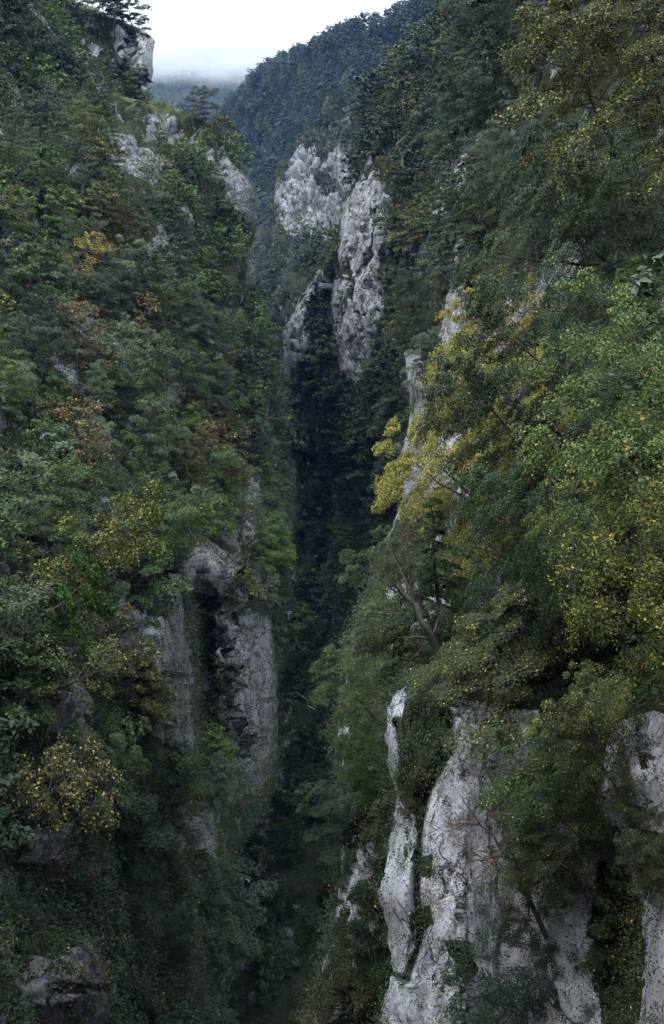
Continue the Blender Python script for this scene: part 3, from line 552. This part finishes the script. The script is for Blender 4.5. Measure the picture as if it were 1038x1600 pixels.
CAND = []
def scatter(nm, n, sp, hr, seed, kinds, **kw):
    for p, nn in sites(nm, n, sp, seed=seed, **kw):
        x, y, d = proj(p)
        if d < 5: continue
        h = random.uniform(*hr); c = p + np.array([0, 0, h * 0.55]); cx, cyy, cd = proj(c)
        if cx < -90 or cx > 1130 or cyy < -120 or cyy > 1700: continue
        if hidden(c, 6 + h): continue
        tx, ty, _d = proj(p + np.array([0, 0, h * 0.85])); bx, by, _d = proj(p + np.array([0, 0, h * 0.35]))
        S = SURF[nm]
        if random.random() < (0.45 if nm == 'far_cliff' else 0.9) and any(inpoly(np.array(float(qx)), np.array(float(qy)), pl) for pl in S['polys'] + S['gpolys'] for qx, qy in ((cx, cyy), (tx, ty), (bx, by), (cx - 0.22 * h / cd * FOC, cyy), (cx + 0.22 * h / cd * FOC, cyy))) and not any(inpoly(np.array(float(cx)), np.array(float(cyy)), pl) for pl in S['spolys']): continue
        wpx = 0.36 * h / cd * FOC
        if nm == 'right_wall' and cyy > 480 and cx - wpx < np.interp(cyy, (480, 600, 780, 880, 950, 1050, 1150, 1250, 1400, 1600), (640, 625, 592, 545, 525, 505, 490, 475, 462, 455)): continue
        if nm == 'left_wall' and cyy > 700 and cx + wpx > np.interp(cyy, (700, 1200, 1300, 1600), (462, 450, 398, 372)): continue
        if nm == 'left_wall' and cyy > 1330 and cx < 330 and h / cd * FOC > 105: continue
        if nm == 'left_wall' and 170 < cx < 345 and 90 < cyy < 205: h *= 0.45
        kd = random.choice(kinds)
        if nm == 'right_wall' and cd < 95 and kd.startswith('mid'): kd = random.choice(kinds[:6])
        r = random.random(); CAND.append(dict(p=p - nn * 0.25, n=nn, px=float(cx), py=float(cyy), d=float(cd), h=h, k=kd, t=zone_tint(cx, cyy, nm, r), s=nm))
MID = [f'mid{k}' for k in range(7)] + [f'mid{k}' for k in range(7)] + ['yew0', 'thin0', 'thin1', 'thin2']
scatter('left_wall', 9000, 5.2, (5.5, 11.5), 21, MID, yr=(-160, 1800))
scatter('upper_shoulder', 2500, 6.0, (8, 14), 22, MID)
scatter('gorge_wall', 9000, 6.2, (7, 14), 23, MID)
scatter('far_cliff', 1800, 8, (9, 15), 24, MID)
scatter('right_wall', 5000, 4.6, (5, 10), 25, [f'near{k}' for k in range(5)] + ['nearyew'] + MID[:7], yr=(-150, 1700))
print('sites', len(CAND), round(time.time() - T0, 1))

# ---- hand-placed near trees and shrubs
def at(px, py, D): return Vector(P(px, py, D).tolist())
def hero(pname, px, py, D, wpx, hpx, tint, label, kn=None, rot=None, lean=(0, 0), color=None, cat=None):
    """px, py: middle of the crown in the photo; wpx, hpx its size there; D its distance. The foot is set on the nearest rock."""
    pr = PROTO[pname]; H = hpx / FOC * D * 1.12; wm = wpx / FOC * D
    for k in range(14):                   # draw the crown in towards the wall that carries it
        c = at(px, py, D); near = (BVH.find_nearest(c)[0] - c).length
        if near < 0.62 * hpx / FOC * D * 1.12 + 0.25 * wpx / FOC * D: break
        D *= 1.022
    H = hpx / FOC * D * 1.12; wm = wpx / FOC * D
    q = Matrix.Rotation(lean[1], 3, 'Y') @ Vector((0, 0, 1)); best = None
    for k in range(9):                    # look for a foothold below or beside the crown
        g0 = c - q * H * 0.55 + Vector((0.12 * k * H * (1 if px > 519 else -1), 0.08 * k * H, 0)); nr = BVH.find_nearest(g0)[0]; v = c - nr
        cost = abs(v.length - 0.55 * H) / H + max(0, 0.35 - v.z / H) * 1.5
        if best is None or cost < best[0]: best = (cost, nr, v)
    _, nr, v = best; d = v.normalized(); Hn = min(max(v.length / 0.55, H), H * 1.35); foot = c - d * Hn * 0.55
    if v.length > 0.55 * H * 1.7: print('  far from rock', label, round(v.length, 1), round(H, 1))
    o = plant(pname, foot, Hn, 1.0, tint, label, None, rot, (0, 0), kn, color)
    rq = Vector((0, 0, 1)).rotation_difference(d).to_matrix() @ Matrix.Rotation(random.uniform(0, 6.28), 3, 'Z'); o.rotation_euler = rq.to_euler()
    sw = wm / (2.0 * pr['Rc']); o.scale = (sw, sw, Hn / pr['H'])
    if cat: o['category'] = cat
    HERO.append((px, py, wpx, hpx, D)); return o
HERO = []
hero('hazel0', 1020, 560, 20, 220, 230, 'pale green', 'pale green hazel with large bright leaves leaning in at the right edge, upper one', color=(0.17, 0.24, 0.10, 0.06))
hero('hazel1', 1010, 740, 19.5, 290, 220, 'yellowing', 'hazel with mixed green and yellow leaves at the right edge, middle one', color=(0.15, 0.21, 0.08, 0.10))
hero('hazel2', 1025, 960, 20, 250, 300, 'yellow', 'yellow-speckled hazel hanging over dark hollow at the right edge, lowest and most golden', color=(0.13, 0.17, 0.06, 0.16))
hero('hazel1', 915, 800, 23, 160, 110, 'green', 'green hazel bough with few yellow leaves reaching left above the dark rock recess', color=(0.12, 0.17, 0.06, 0.10))
hero('near1', 690, 735, 41, 230, 150, 'yellow', 'yellow-leaved tree overhanging the gorge in front of the tall grey pillar', color=(0.27, 0.29, 0.09, 0.34))
hero('near0', 785, 600, 43, 230, 170, 'yellowing', 'yellow-green spreading beech leaning left beside the pale rock pillar', color=(0.25, 0.28, 0.09, 0.28))
hero('near2', 790, 500, 46, 150, 110, 'yellow', 'small yellow tree top standing against dark woods, above the spreading beech', color=(0.30, 0.28, 0.07, 0.5), lean=(0, -0.5))
hero('near3', 850, 560, 40, 230, 220, 'grey-green', 'fine-leaved grey-green tree between the yellow tree top and the pale hazel', color=(0.062, 0.095, 0.055, 0.02), lean=(0, -0.5))
hero('near4', 760, 690, 37, 240, 200, 'grey-green', 'grey-green tree with fine foliage in the middle of the right slope', color=(0.07, 0.10, 0.06, 0.05), lean=(0, -0.6))
hero('near0', 830, 800, 33, 230, 170, 'green', 'dense green tree left of the dark rock recess', color=(0.05, 0.09, 0.04, 0.02))
hero('nearyew', 700, 880, 44, 240, 260, 'dark green', 'dark yew behind the crooked leaning trunk on the right slope', color=(0.035, 0.06, 0.025, 0.01))
hero('near1', 605, 900, 56, 140, 110, 'pale green', 'light green treetop jutting left over the dark slot of the gorge', color=(0.10, 0.14, 0.07, 0.02), lean=(0, -0.6))
hero('near3', 560, 1080, 55, 140, 170, 'pale green', 'pale green rounded tree overhanging the gorge, left of the pointed rock tooth', color=(0.10, 0.145, 0.065, 0.03), lean=(0, -0.6))
hero('near2', 580, 1180, 50, 110, 170, 'bright green', 'bright green tree against the left side of the near grey pillar', color=(0.075, 0.13, 0.05, 0.01))
hero('near4', 600, 1000, 50, 180, 130, 'green', 'green tree above the pointed rock tooth', color=(0.07, 0.105, 0.045, 0.04))
hero('near0', 760, 1010, 40, 330, 120, 'olive green', 'broad olive tree roofing the top of the near pale cliff', color=(0.06, 0.08, 0.03, 0.04), lean=(0, -0.6))
hero('nbush0', 815, 945, 34, 170, 110, 'grey-green', 'grey-green bush below the dark rock recess', color=(0.06, 0.10, 0.06, 0.0))
hero('hazel0', 900, 1110, 24, 150, 80, 'yellowing', 'yellow-lit leafy spray sticking out above the big dark tree on the cliff', color=(0.12, 0.16, 0.06, 0.12))
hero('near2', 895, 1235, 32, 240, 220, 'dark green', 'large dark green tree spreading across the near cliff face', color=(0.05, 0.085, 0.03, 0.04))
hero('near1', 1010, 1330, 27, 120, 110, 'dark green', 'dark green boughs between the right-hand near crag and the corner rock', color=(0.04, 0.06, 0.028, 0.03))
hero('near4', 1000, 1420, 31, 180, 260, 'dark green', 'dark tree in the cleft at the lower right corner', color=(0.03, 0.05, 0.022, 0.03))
hero('nbush1', 660, 1180, 39, 90, 110, 'green', 'small green bush in the notch between the rock tooth and the main pillar', color=(0.045, 0.075, 0.03, 0.02))
hero('nbush2', 640, 1260, 38.5, 60, 70, 'olive green', 'small brownish-green bush low in the notch between the thin grey rib and the main pillar', color=(0.06, 0.065, 0.03, 0.05))
hero('nbush1', 690, 1130, 40, 90, 70, 'dark green', 'dark bush on the flat head of the main pillar', color=(0.035, 0.055, 0.025, 0.02))
hero('near1', 880, 1150, 34, 130, 110, 'green', 'green tree leaning left over the top of the main pillar', color=(0.06, 0.09, 0.04, 0.04), lean=(0, -0.7))
hero('near3', 935, 1170, 29, 170, 200, 'dark green', 'dark green tree hiding the rock left of the right-hand near crag', color=(0.045, 0.07, 0.03, 0.05))
hero('near0', 850, 1330, 32, 150, 110, 'dark green', 'low dark tree over the second near rock face', color=(0.04, 0.06, 0.03, 0.03), lean=(0, -0.6))
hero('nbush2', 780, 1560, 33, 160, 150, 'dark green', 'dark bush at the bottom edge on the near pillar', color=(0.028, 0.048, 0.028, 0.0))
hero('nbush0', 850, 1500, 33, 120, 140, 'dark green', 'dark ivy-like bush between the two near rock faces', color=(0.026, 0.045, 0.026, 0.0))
hero('near3', 920, 160, 44, 330, 240, 'yellow', 'yellow-olive autumn tree with dark crooked boughs at the upper right', color=(0.08, 0.10, 0.033, 0.10))
hero('near1', 850, 365, 48, 330, 150, 'grey-green', 'wide grey-green canopy stretching left below the autumn tree', color=(0.075, 0.11, 0.065, 0.01), lean=(0, -1.0))
hero('near4', 985, 350, 42, 200, 200, 'dark green', 'dark green tree at the right edge below the autumn tree', color=(0.04, 0.065, 0.03, 0.01))
hero('near0', 1000, 30, 40, 200, 130, 'olive green', 'olive leafy boughs in the top right corner', color=(0.07, 0.08, 0.025, 0.1))
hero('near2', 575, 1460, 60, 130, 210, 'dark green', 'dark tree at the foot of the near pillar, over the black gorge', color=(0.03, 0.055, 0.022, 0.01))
# left wall
hero('mid2', 110, 860, 88, 165, 250, 'yellowing', 'tall tree with yellow top and green lower boughs on the left wall', color=(0.09, 0.12, 0.035, 0.20))
hero('mid3', 115, 950, 86, 170, 110, 'bright green', 'bright green layered boughs under the tall yellow-topped tree', color=(0.06, 0.11, 0.035, 0.0))
hero('thin0', 115, 1050, 84, 130, 140, 'pale green', 'sparse pale tree with open sprays below the bright layered boughs', color=(0.12, 0.15, 0.07, 0.06))
hero('thin1', 100, 1240, 78, 170, 190, 'yellowing', 'thin yellow-brown tree with dotted leaves at the lower left', color=(0.10, 0.09, 0.045, 0.16))
hero('mid5', 205, 1220, 84, 150, 110, 'pale green', 'pale grey-green tree right of the thin yellow-brown one', color=(0.10, 0.14, 0.075, 0.0))
hero('mid5', 280, 785, 150, 110, 90, 'pale green', 'pale grey-green tree on the ledge above the split grey buttress', color=(0.11, 0.14, 0.085, 0.0))
hero('mid0', 225, 560, 150, 100, 80, 'pale green', 'light green treetop in the middle of the left wall', color=(0.09, 0.13, 0.06, 0.0))
hero('thin2', 135, 395, 190, 60, 70, 'golden brown', 'orange-brown tree high on the left wall', color=(0.2, 0.12, 0.03, 0.5))
hero('mid2', 300, 162, 312, 74, 54, 'olive green', 'dark rounded tree with bare tips on the grassy brow of the left wall', color=(0.05, 0.06, 0.03, 0.0))
hero('mid2', 168, 22, 352, 34, 34, 'dark green', 'small tree on the skyline, left one above the top-left crag', color=(0.03, 0.045, 0.025, 0))
hero('mid5', 212, 42, 350, 42, 36, 'dark green', 'small tree on the very top of the top-left crag', color=(0.03, 0.045, 0.025, 0))
def snag(px, py, D, tx, ty, mat, label, r=0.16, seed=1, twigs=14):
    rng = np.random.RandomState(seed); a = at(px, py, D); b = at(tx, ty, D * 0.985); nr = BVH.find_nearest(a)[0]
    if (nr - a).length < 4: a = nr
    o = bpy.data.objects.new('dead_tree', None); COL.objects.link(o); o.location = a; tag(o, label, 'dead tree'); v = np.array(b - a); Ln = float(np.linalg.norm(v))
    t_ = np.linspace(0, 1, 9)[:, None]; path = v * t_ + np.cumsum(rng.normal(size=(9, 3)), 0) * 0.035 * Ln * (t_ > 0) + np.array([0, 0, 0.10 * Ln]) * np.sin(t_ * 3.1)
    V, F = tube(path, r, r * 0.25, 7); link('trunk', mesh_np('snag_trunk', V, F, [mat], smooth=True), o); parts = []
    for k in range(twigs):
        i = rng.randint(2, 9); d = v / Ln + rng.normal(size=3) * 0.8; l2 = Ln * rng.uniform(0.15, 0.45); s6 = np.linspace(0, 1, 6)[:, None]
        if twigs <= 4: parts = []
        p2 = path[i] + d * l2 * s6 + np.cumsum(rng.normal(size=(6, 3)), 0) * 0.04 * l2 * (s6 > 0); parts.append(tube(p2, r * 0.3, r * 0.06, 4))
        for q in range(3):
            d3 = d + rng.normal(size=3) * 0.7; p3 = p2[rng.randint(1, 6)] + d3 * l2 * 0.35 * np.linspace(0, 1, 4)[:, None]; parts.append(tube(p3, r * 0.12, r * 0.03, 3))
        if twigs <= 4:
            V, F = joinVF(parts); link('branch', mesh_np('snag_branch', V, F, [mat], smooth=True), o)
    if twigs <= 4: return
    V, F = joinVF(parts); link('branches', mesh_np('snag_branches', V, F, [mat], smooth=True), o)
snag(800, 1470, 33, 752, 1275, M_TWIG, 'leafless brown tree leaning across the near pale pillar', 0.10, 3, 26)
snag(690, 1000, 43, 640, 925, M_BARK, 'dark crooked bare trunk curling up in front of the small pale rock', 0.22, 5, 6)
snag(392, 720, 245, 412, 655, M_BARK, 'dark snag leaning out at the edge of the left wall', 0.45, 7, 8)
snag(630, 262, 268, 622, 232, M_DEAD, 'pale dead trunk high on the right slope above the tall spire', 0.22, 8, 3)
snag(492, 1108, 240, 455, 1080, M_DEAD, 'pale fallen trunk lying in the black slot of the gorge', 0.13, 12, 3)
NH = len(ALLT)

# leftover candidates: choose the ones that show largest
for c in CAND:
    c['size'] = c['h'] / c['d'] * FOC
    c['hero'] = any(abs(c['px'] - h[0]) < h[2] * 0.33 and abs(c['py'] - h[1]) < h[3] * 0.33 and c['d'] > h[4] * 0.93 and c['s'] in ('right_wall', 'left_wall') and h[4] > 30 for h in HERO)
CAND = [c for c in CAND if not c['hero']]
CAND.sort(key=lambda c: -c['size'] if 0 < c['px'] < 1038 and 0 < c['py'] < 1600 else 1)
NI = 262
IND, REST = CAND[:NI], CAND[NI:]

LM = [(222, 90, 'the top-left crag'), (300, 175, 'the grassy brow of the left wall'), (380, 300, 'the pale crag on the left skyline'), (390, 420, 'the narrow pale slab on the left wall edge'), (160, 670, 'the small fluted outcrop on the left wall'), (275, 630, 'the little square outcrop of the left wall'),
      (398, 770, 'the grey rib at the edge of the left wall'), (340, 890, 'the overhang of the split grey buttress'), (255, 1010, 'the pale half of the split buttress'), (390, 1090, 'the darker half of the split buttress'), (130, 1530, 'the bottom-left boulder face'), (110, 860, 'the tall yellow-topped tree'), (135, 395, 'the orange-brown tree'),
      (100, 1240, 'the thin yellow-brown tree'), (10, 660, 'the pale slab at the left picture edge'), (575, 330, 'the tall pale spire'), (570, 500, 'the streaked face under the tall spire'), (460, 520, 'the fluted crag by the gorge slot'), (480, 320, 'the far white cliff'), (640, 580, 'the rounded grey knob'), (705, 520, 'the jagged white pillar'),
      (720, 390, 'the little white tooth'), (680, 750, 'the pale face behind the yellow tree'), (650, 950, 'the rock by the crooked trunk'), (610, 1120, 'the pointed rock tooth'), (720, 1250, 'the big near pillar'), (870, 1420, 'the second near rock face'), (985, 1220, 'the right-hand near crag'), (920, 160, 'the yellow-olive autumn tree'), (850, 365, 'the wide grey-green canopy'),
      (900, 850, 'the dark rock recess'), (510, 850, 'the black slot of the gorge'), (690, 200, 'the dark upper right slope'), (550, 1450, 'the black foot of the gorge')]
SHAPE = {'mid': ('round-crowned', 'broad', 'full-crowned', 'layered', 'domed', 'tiered', 'leafy'), 'yew': ('pointed', 'dense pointed', 'narrow pointed'), 'thin': ('thin', 'open', 'see-through'), 'near': ('layered', 'rounded', 'wide', 'bushy', 'leafy'), 'nearyew': ('pointed',)}
def describe(c):
    b = c['k'].rstrip('0123456789'); i = int(c['k'][len(b):] or 0)
    sz = 'small ' if c['h'] < 7 else ('tall ' if c['h'] > 9.6 else '')
    dmin, lm = min(((c['px'] - a) ** 2 + (c['py'] - b_) ** 2, (a, b_, t_)) for a, b_, t_ in LM)
    dx, dy = c['px'] - lm[0], c['py'] - lm[1]; dd = math.hypot(dx, dy)
    far = 'just ' if dd < 45 else ('well ' if dd > 110 else '')
    if abs(dx) < abs(dy) * 0.45: rel = 'above' if dy < 0 else 'below'
    elif abs(dy) < abs(dx) * 0.45: rel = 'left of' if dx < 0 else 'right of'
    else: rel = ('above' if dy < 0 else 'below') + (' and left of' if dx < 0 else ' and right of')
    noun = 'yew' if 'yew' in b else 'tree'
    for sz, far in ((sz, far), (sz, ''), ('', '')):
        if len(f"{sz}{SHAPE[b][i % len(SHAPE[b])]} {c['t']} {noun} {far}{rel} {lm[2]}".split()) <= 11: break
    return f"{sz}{SHAPE[b][i % len(SHAPE[b])]} {c['t']} {noun} {far}{rel} {lm[2]}"
seen = {}
for c in IND:
    c['label'] = describe(c); seen.setdefault(c['label'], []).append(c)
for lb, cs in seen.items():
    if len(cs) > 1:
        lb = lb.replace(' well ', ' ').replace(' just ', ' ')
        vert = max(q['py'] for q in cs) - min(q['py'] for q in cs) > max(q['px'] for q in cs) - min(q['px'] for q in cs)
        cs.sort(key=lambda q: q['py'] if vert else q['px'])
        words = {2: ('upper', 'lower'), 3: ('upper', 'middle', 'lower')} if vert else {2: ('left', 'right'), 3: ('left', 'middle', 'right')}
        ww = words.get(len(cs)) or [f'{o_} {"from the top" if vert else "from the left"}' for o_ in ('first', 'second', 'third', 'fourth', 'fifth', 'sixth', 'seventh', 'eighth')]
        for q, wd in zip(cs, ww):
            q['label'] = lb + (f', {wd} one' if len(cs) < 4 else f', {wd}')
            nw_ = lambda: len(q['label'].replace('-', ' ').split())
            if nw_() > 16: q['label'] = q['label'].split(' ', 1)[1]
            if nw_() > 16: q['label'] = q['label'].replace(' and left of', ' left of').replace(' and right of', ' right of').replace(' at the edge of the left wall', ' of the left wall').replace(' at the left picture edge', ' at the edge').replace(' by the gorge slot', '')
            if len(q['label'].replace('-', ' ').split()) > 15: print('LONG', q['label'], file=open('/tmp/long.txt', 'a'))
for c in IND:
    while len(c['label'].replace('-', ' ').split()) > 16 and not c['label'].startswith(('tree', 'yew')):
        l2 = c['label'].replace(' and left of', ' left of').replace(' and right of', ' right of').replace(' at the edge of the left wall', ' on the left wall')
        c['label'] = l2 if l2 != c['label'] else c['label'].split(' ', 1)[1]
GRP = {'left_wall': 'trees on the left wall', 'upper_shoulder': 'trees of the wood on the upper left shoulder', 'gorge_wall': 'trees on the middle right wall of the gorge', 'right_wall': 'trees on the near right slope', 'far_cliff': 'trees on the far cliff'}
for c in IND:
    nx, ny = float(c['n'][0]), float(c['n'][1])
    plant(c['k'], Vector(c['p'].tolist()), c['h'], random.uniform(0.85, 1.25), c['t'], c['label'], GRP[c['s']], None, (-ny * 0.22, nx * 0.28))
print('individuals', len(ALLT), round(time.time() - T0, 1))

# ---- the rest of the woods as one mass each
def bake(name, items, frac, label, cat, wood=True, scale_leaf=1.0):
    Vs, Fs, Ms, Ts, off = [], [], [], [], 0
    rng = np.random.RandomState(5)
    for c in items:
        pr = PROTO[c['k'] if c['k'] in PROTO else 'mid0']; s = c['h'] / pr['H']; wd = s * rng.uniform(0.85, 1.25); a = rng.uniform(0, 6.28); ca, sa = math.cos(a), math.sin(a)
        V, F = pr['leaf']; nl = len(F); f = frac(c) if callable(frac) else frac; keep = rng.choice(nl, size=max(20, int(nl * f)), replace=False)
        Q = V.reshape(nl, 4, 3)[keep]; ctr = Q.mean(1, keepdims=True); grow_ = min(4.5, (1 / f) ** 0.5) * scale_leaf; Q = (ctr + (Q - ctr) * grow_).reshape(-1, 3)
        Q = np.stack([(Q[:, 0] * ca - Q[:, 1] * sa) * wd, (Q[:, 0] * sa + Q[:, 1] * ca) * wd, Q[:, 2] * s], -1) + c['p']
        n = len(keep); Vs.append(Q); Fs.append(np.arange(n * 4).reshape(n, 4) + off); off += n * 4; Ms.append(np.zeros(n, int))
        tt = np.array(TINT[c['t']]); j = rng.uniform(0.65, 1.4); Ts.append(np.tile(np.array([tt[0] * j * FD, tt[1] * j * FD, tt[2] * j * FD, tt[3]]), (n, 1)))
        if wood:
            V, F = pr['wood']; V = np.stack([(V[:, 0] * ca - V[:, 1] * sa) * wd, (V[:, 0] * sa + V[:, 1] * ca) * wd, V[:, 2] * s], -1) + c['p']
            F = F[:8 * 7 + 600]; V = V[:F.max() + 1]; Vs.append(V); Fs.append(F + off); off += len(V); Ms.append(np.ones(len(F), int)); Ts.append(np.zeros((len(F), 4)))
    me = mesh_np(name, np.concatenate(Vs), np.concatenate(Fs), [M_LEAFS, M_BARK], np.concatenate(Ms), attrs={'tint': ('FLOAT_COLOR', 'FACE', np.concatenate(Ts))})
    o = link(name, me); tag(o, label, cat, None, 'stuff'); print(name, len(items), len(me.polygons)); return o
for k in range(1100):
    i, j = random.randrange(20, 120), random.choice((random.randrange(4, 38), random.randrange(43, 77)))
    REST.append(dict(p=BANK[i, j] - (0, 0, 0.3), k=random.choice(MID), d=250.0, h=random.uniform(5, 10), t='dark green'))  # bank trees: gorge-bottom shade put into their dark tint
for k in range(700):
    REST.append(dict(p=BANK[random.randrange(20, 120), random.randrange(33, 48)] - (0, 0, 0.2), k=f'bush{k % 4}', d=200.0, h=random.uniform(1.8, 4.0), t='dark green'))  # bank shrubs carry the same shade in their tint
bake('gorge_woodland', REST, lambda c: 0.04 if c['k'].startswith('near') else (0.16 if c['d'] > 260 else 0.3), 'smaller trees filling the gaps of both gorge walls', 'woodland')
CAND = []
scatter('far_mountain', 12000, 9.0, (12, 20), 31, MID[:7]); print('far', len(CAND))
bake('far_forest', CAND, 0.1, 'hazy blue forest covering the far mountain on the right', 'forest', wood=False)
CAND = []
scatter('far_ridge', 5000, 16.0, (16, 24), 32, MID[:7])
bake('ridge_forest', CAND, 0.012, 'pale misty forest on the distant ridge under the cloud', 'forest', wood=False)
# undergrowth: low leafy clumps over everything that is not bare rock
def under(name, specs, leaf, label):
    Vs, Fs, Ts, off = [], [], [], 0; rng = np.random.RandomState(9)
    for nm, n, sp, per, rad, rp, lf, yr in specs:
        ps = sites(nm, n, sp, seed=rng.randint(999), rockp=rp, yr=yr); pts = []; nr = []
        for p, nn in ps:
            cx, cyy, cd = proj(p)
            if -60 < cx < 1100 and -60 < cyy < 1660 and not hidden(p, 4): pts.append(p); nr.append(nn)
        pts = np.array(pts); nr = np.array(nr); m_ = len(pts); sz = rng.uniform(0.5, 1.4, m_) * rad
        ii = np.repeat(np.arange(m_), per); q = rng.normal(size=(m_ * per, 3)) * (0.55, 0.55, 0.5); C = pts[ii] + q * sz[ii][:, None] + nr[ii] * (0.15 * sz[ii])[:, None] + (0, 0, 1) * (0.35 * sz[ii])[:, None]
        V, F = leaves(C, np.array([0, 0, 0.8]) + nr[ii] * 0.5 + rng.normal(size=(m_ * per, 3)) * 0.5, lf, rng); Vs.append(V); Fs.append(F + off); off += len(V)
        pool = np.array([TINT[k] for k in ('dark green', 'green', 'dark green', 'dark green', 'blue-green', 'golden brown', 'dark green')]); Ts.append(pool[rng.randint(0, len(pool), m_)][ii] * (0.9 * FD, 0.9 * FD, 0.9 * FD, 0.5)); print(' under', nm, m_)
    me = mesh_np(name, np.concatenate(Vs), np.concatenate(Fs), [M_LEAFS], attrs={'tint': ('FLOAT_COLOR', 'FACE', np.concatenate(Ts))})
    tag(link(name, me), label, 'undergrowth', None, 'stuff')
under('undergrowth', [('left_wall', 45000, 1.5, 55, 1.0, 0.14, 0.30, (320, 1750)), ('left_wall', 22000, 1.8, 50, 1.1, 0.25, 0.34, (100, 330)), ('left_wall', 26000, 1.3, 60, 0.95, 0.14, 0.26, (1180, 1750)), ('gorge_wall', 16000, 1.7, 50, 1.3, 0.1, 0.36, (1000, 1750)), ('upper_shoulder', 3000, 2.5, 40, 1.4, 0.05, 0.4, (-60, 330)), ('gorge_wall', 24000, 2.2, 50, 1.5, 0.16, 0.42, (-60, 1500)),
                      ('far_cliff', 4000, 3.5, 30, 2.0, 0.2, 0.7, (150, 700)), ('right_wall', 16000, 1.0, 70, 0.7, 0.12, 0.15, (-60, 1700)), ('near_cliff', 16000, 0.36, 80, 0.42, 0.03, 0.075, (1000, 1650))], 0.3,
      'low bushes, ivy and moss clinging to the gorge walls')
print('under', round(time.time() - T0, 1))

# ------------------------------------------------------------------ air and cloud
def vol_box(name, x0, x1, y0, y1, z0, z1, dens, col, ani=0.0, absorb=None):
    V = [(x, y, z) for x in (x0, x1) for y in (y0, y1) for z in (z0, z1)]
    F = [[0, 1, 3, 2], [4, 6, 7, 5], [0, 4, 5, 1], [2, 3, 7, 6], [0, 2, 6, 4], [1, 5, 7, 3]]
    m, t = new_mat(name); g = G(t); pv = g.n('VolumePrincipled', {'Color': col, 'Density': dens, 'Anisotropy': ani})
    if 'cloud' in name:                   # ragged wisps
        nz = g.noise(g.n('Mapping', {'Vector': g.n('NewGeometry').outputs['Position'], 'Scale': (1, 1, 2.2)}).outputs[0], 0.004, 4, 0.6); t.links.new(g.rng(nz, 0.38, 0.62, 0.0, dens * 2.4), pv.inputs['Density'])
    o = g.n('OutputMaterial'); t.links.new(pv.outputs[0], o.inputs['Volume'])
    return tag(link(name, mesh_np(name, V, F, [m])), kind='stuff')
h = vol_box('haze', -2200, 2400, -500, 3900, -178, 192, 0.000045, (0.14, 0.29, 0.80, 1)); h['label'] = 'thin blue mountain haze'; h['category'] = 'haze'
c = vol_box('low_cloud', -1900, 2200, 1800, 3900, 194, 360, 0.0009, (0.74, 0.77, 0.80, 1)); c['label'] = 'low white cloud swallowing the crest of the distant ridge'; c['category'] = 'cloud'
print('total', round(time.time() - T0, 1))
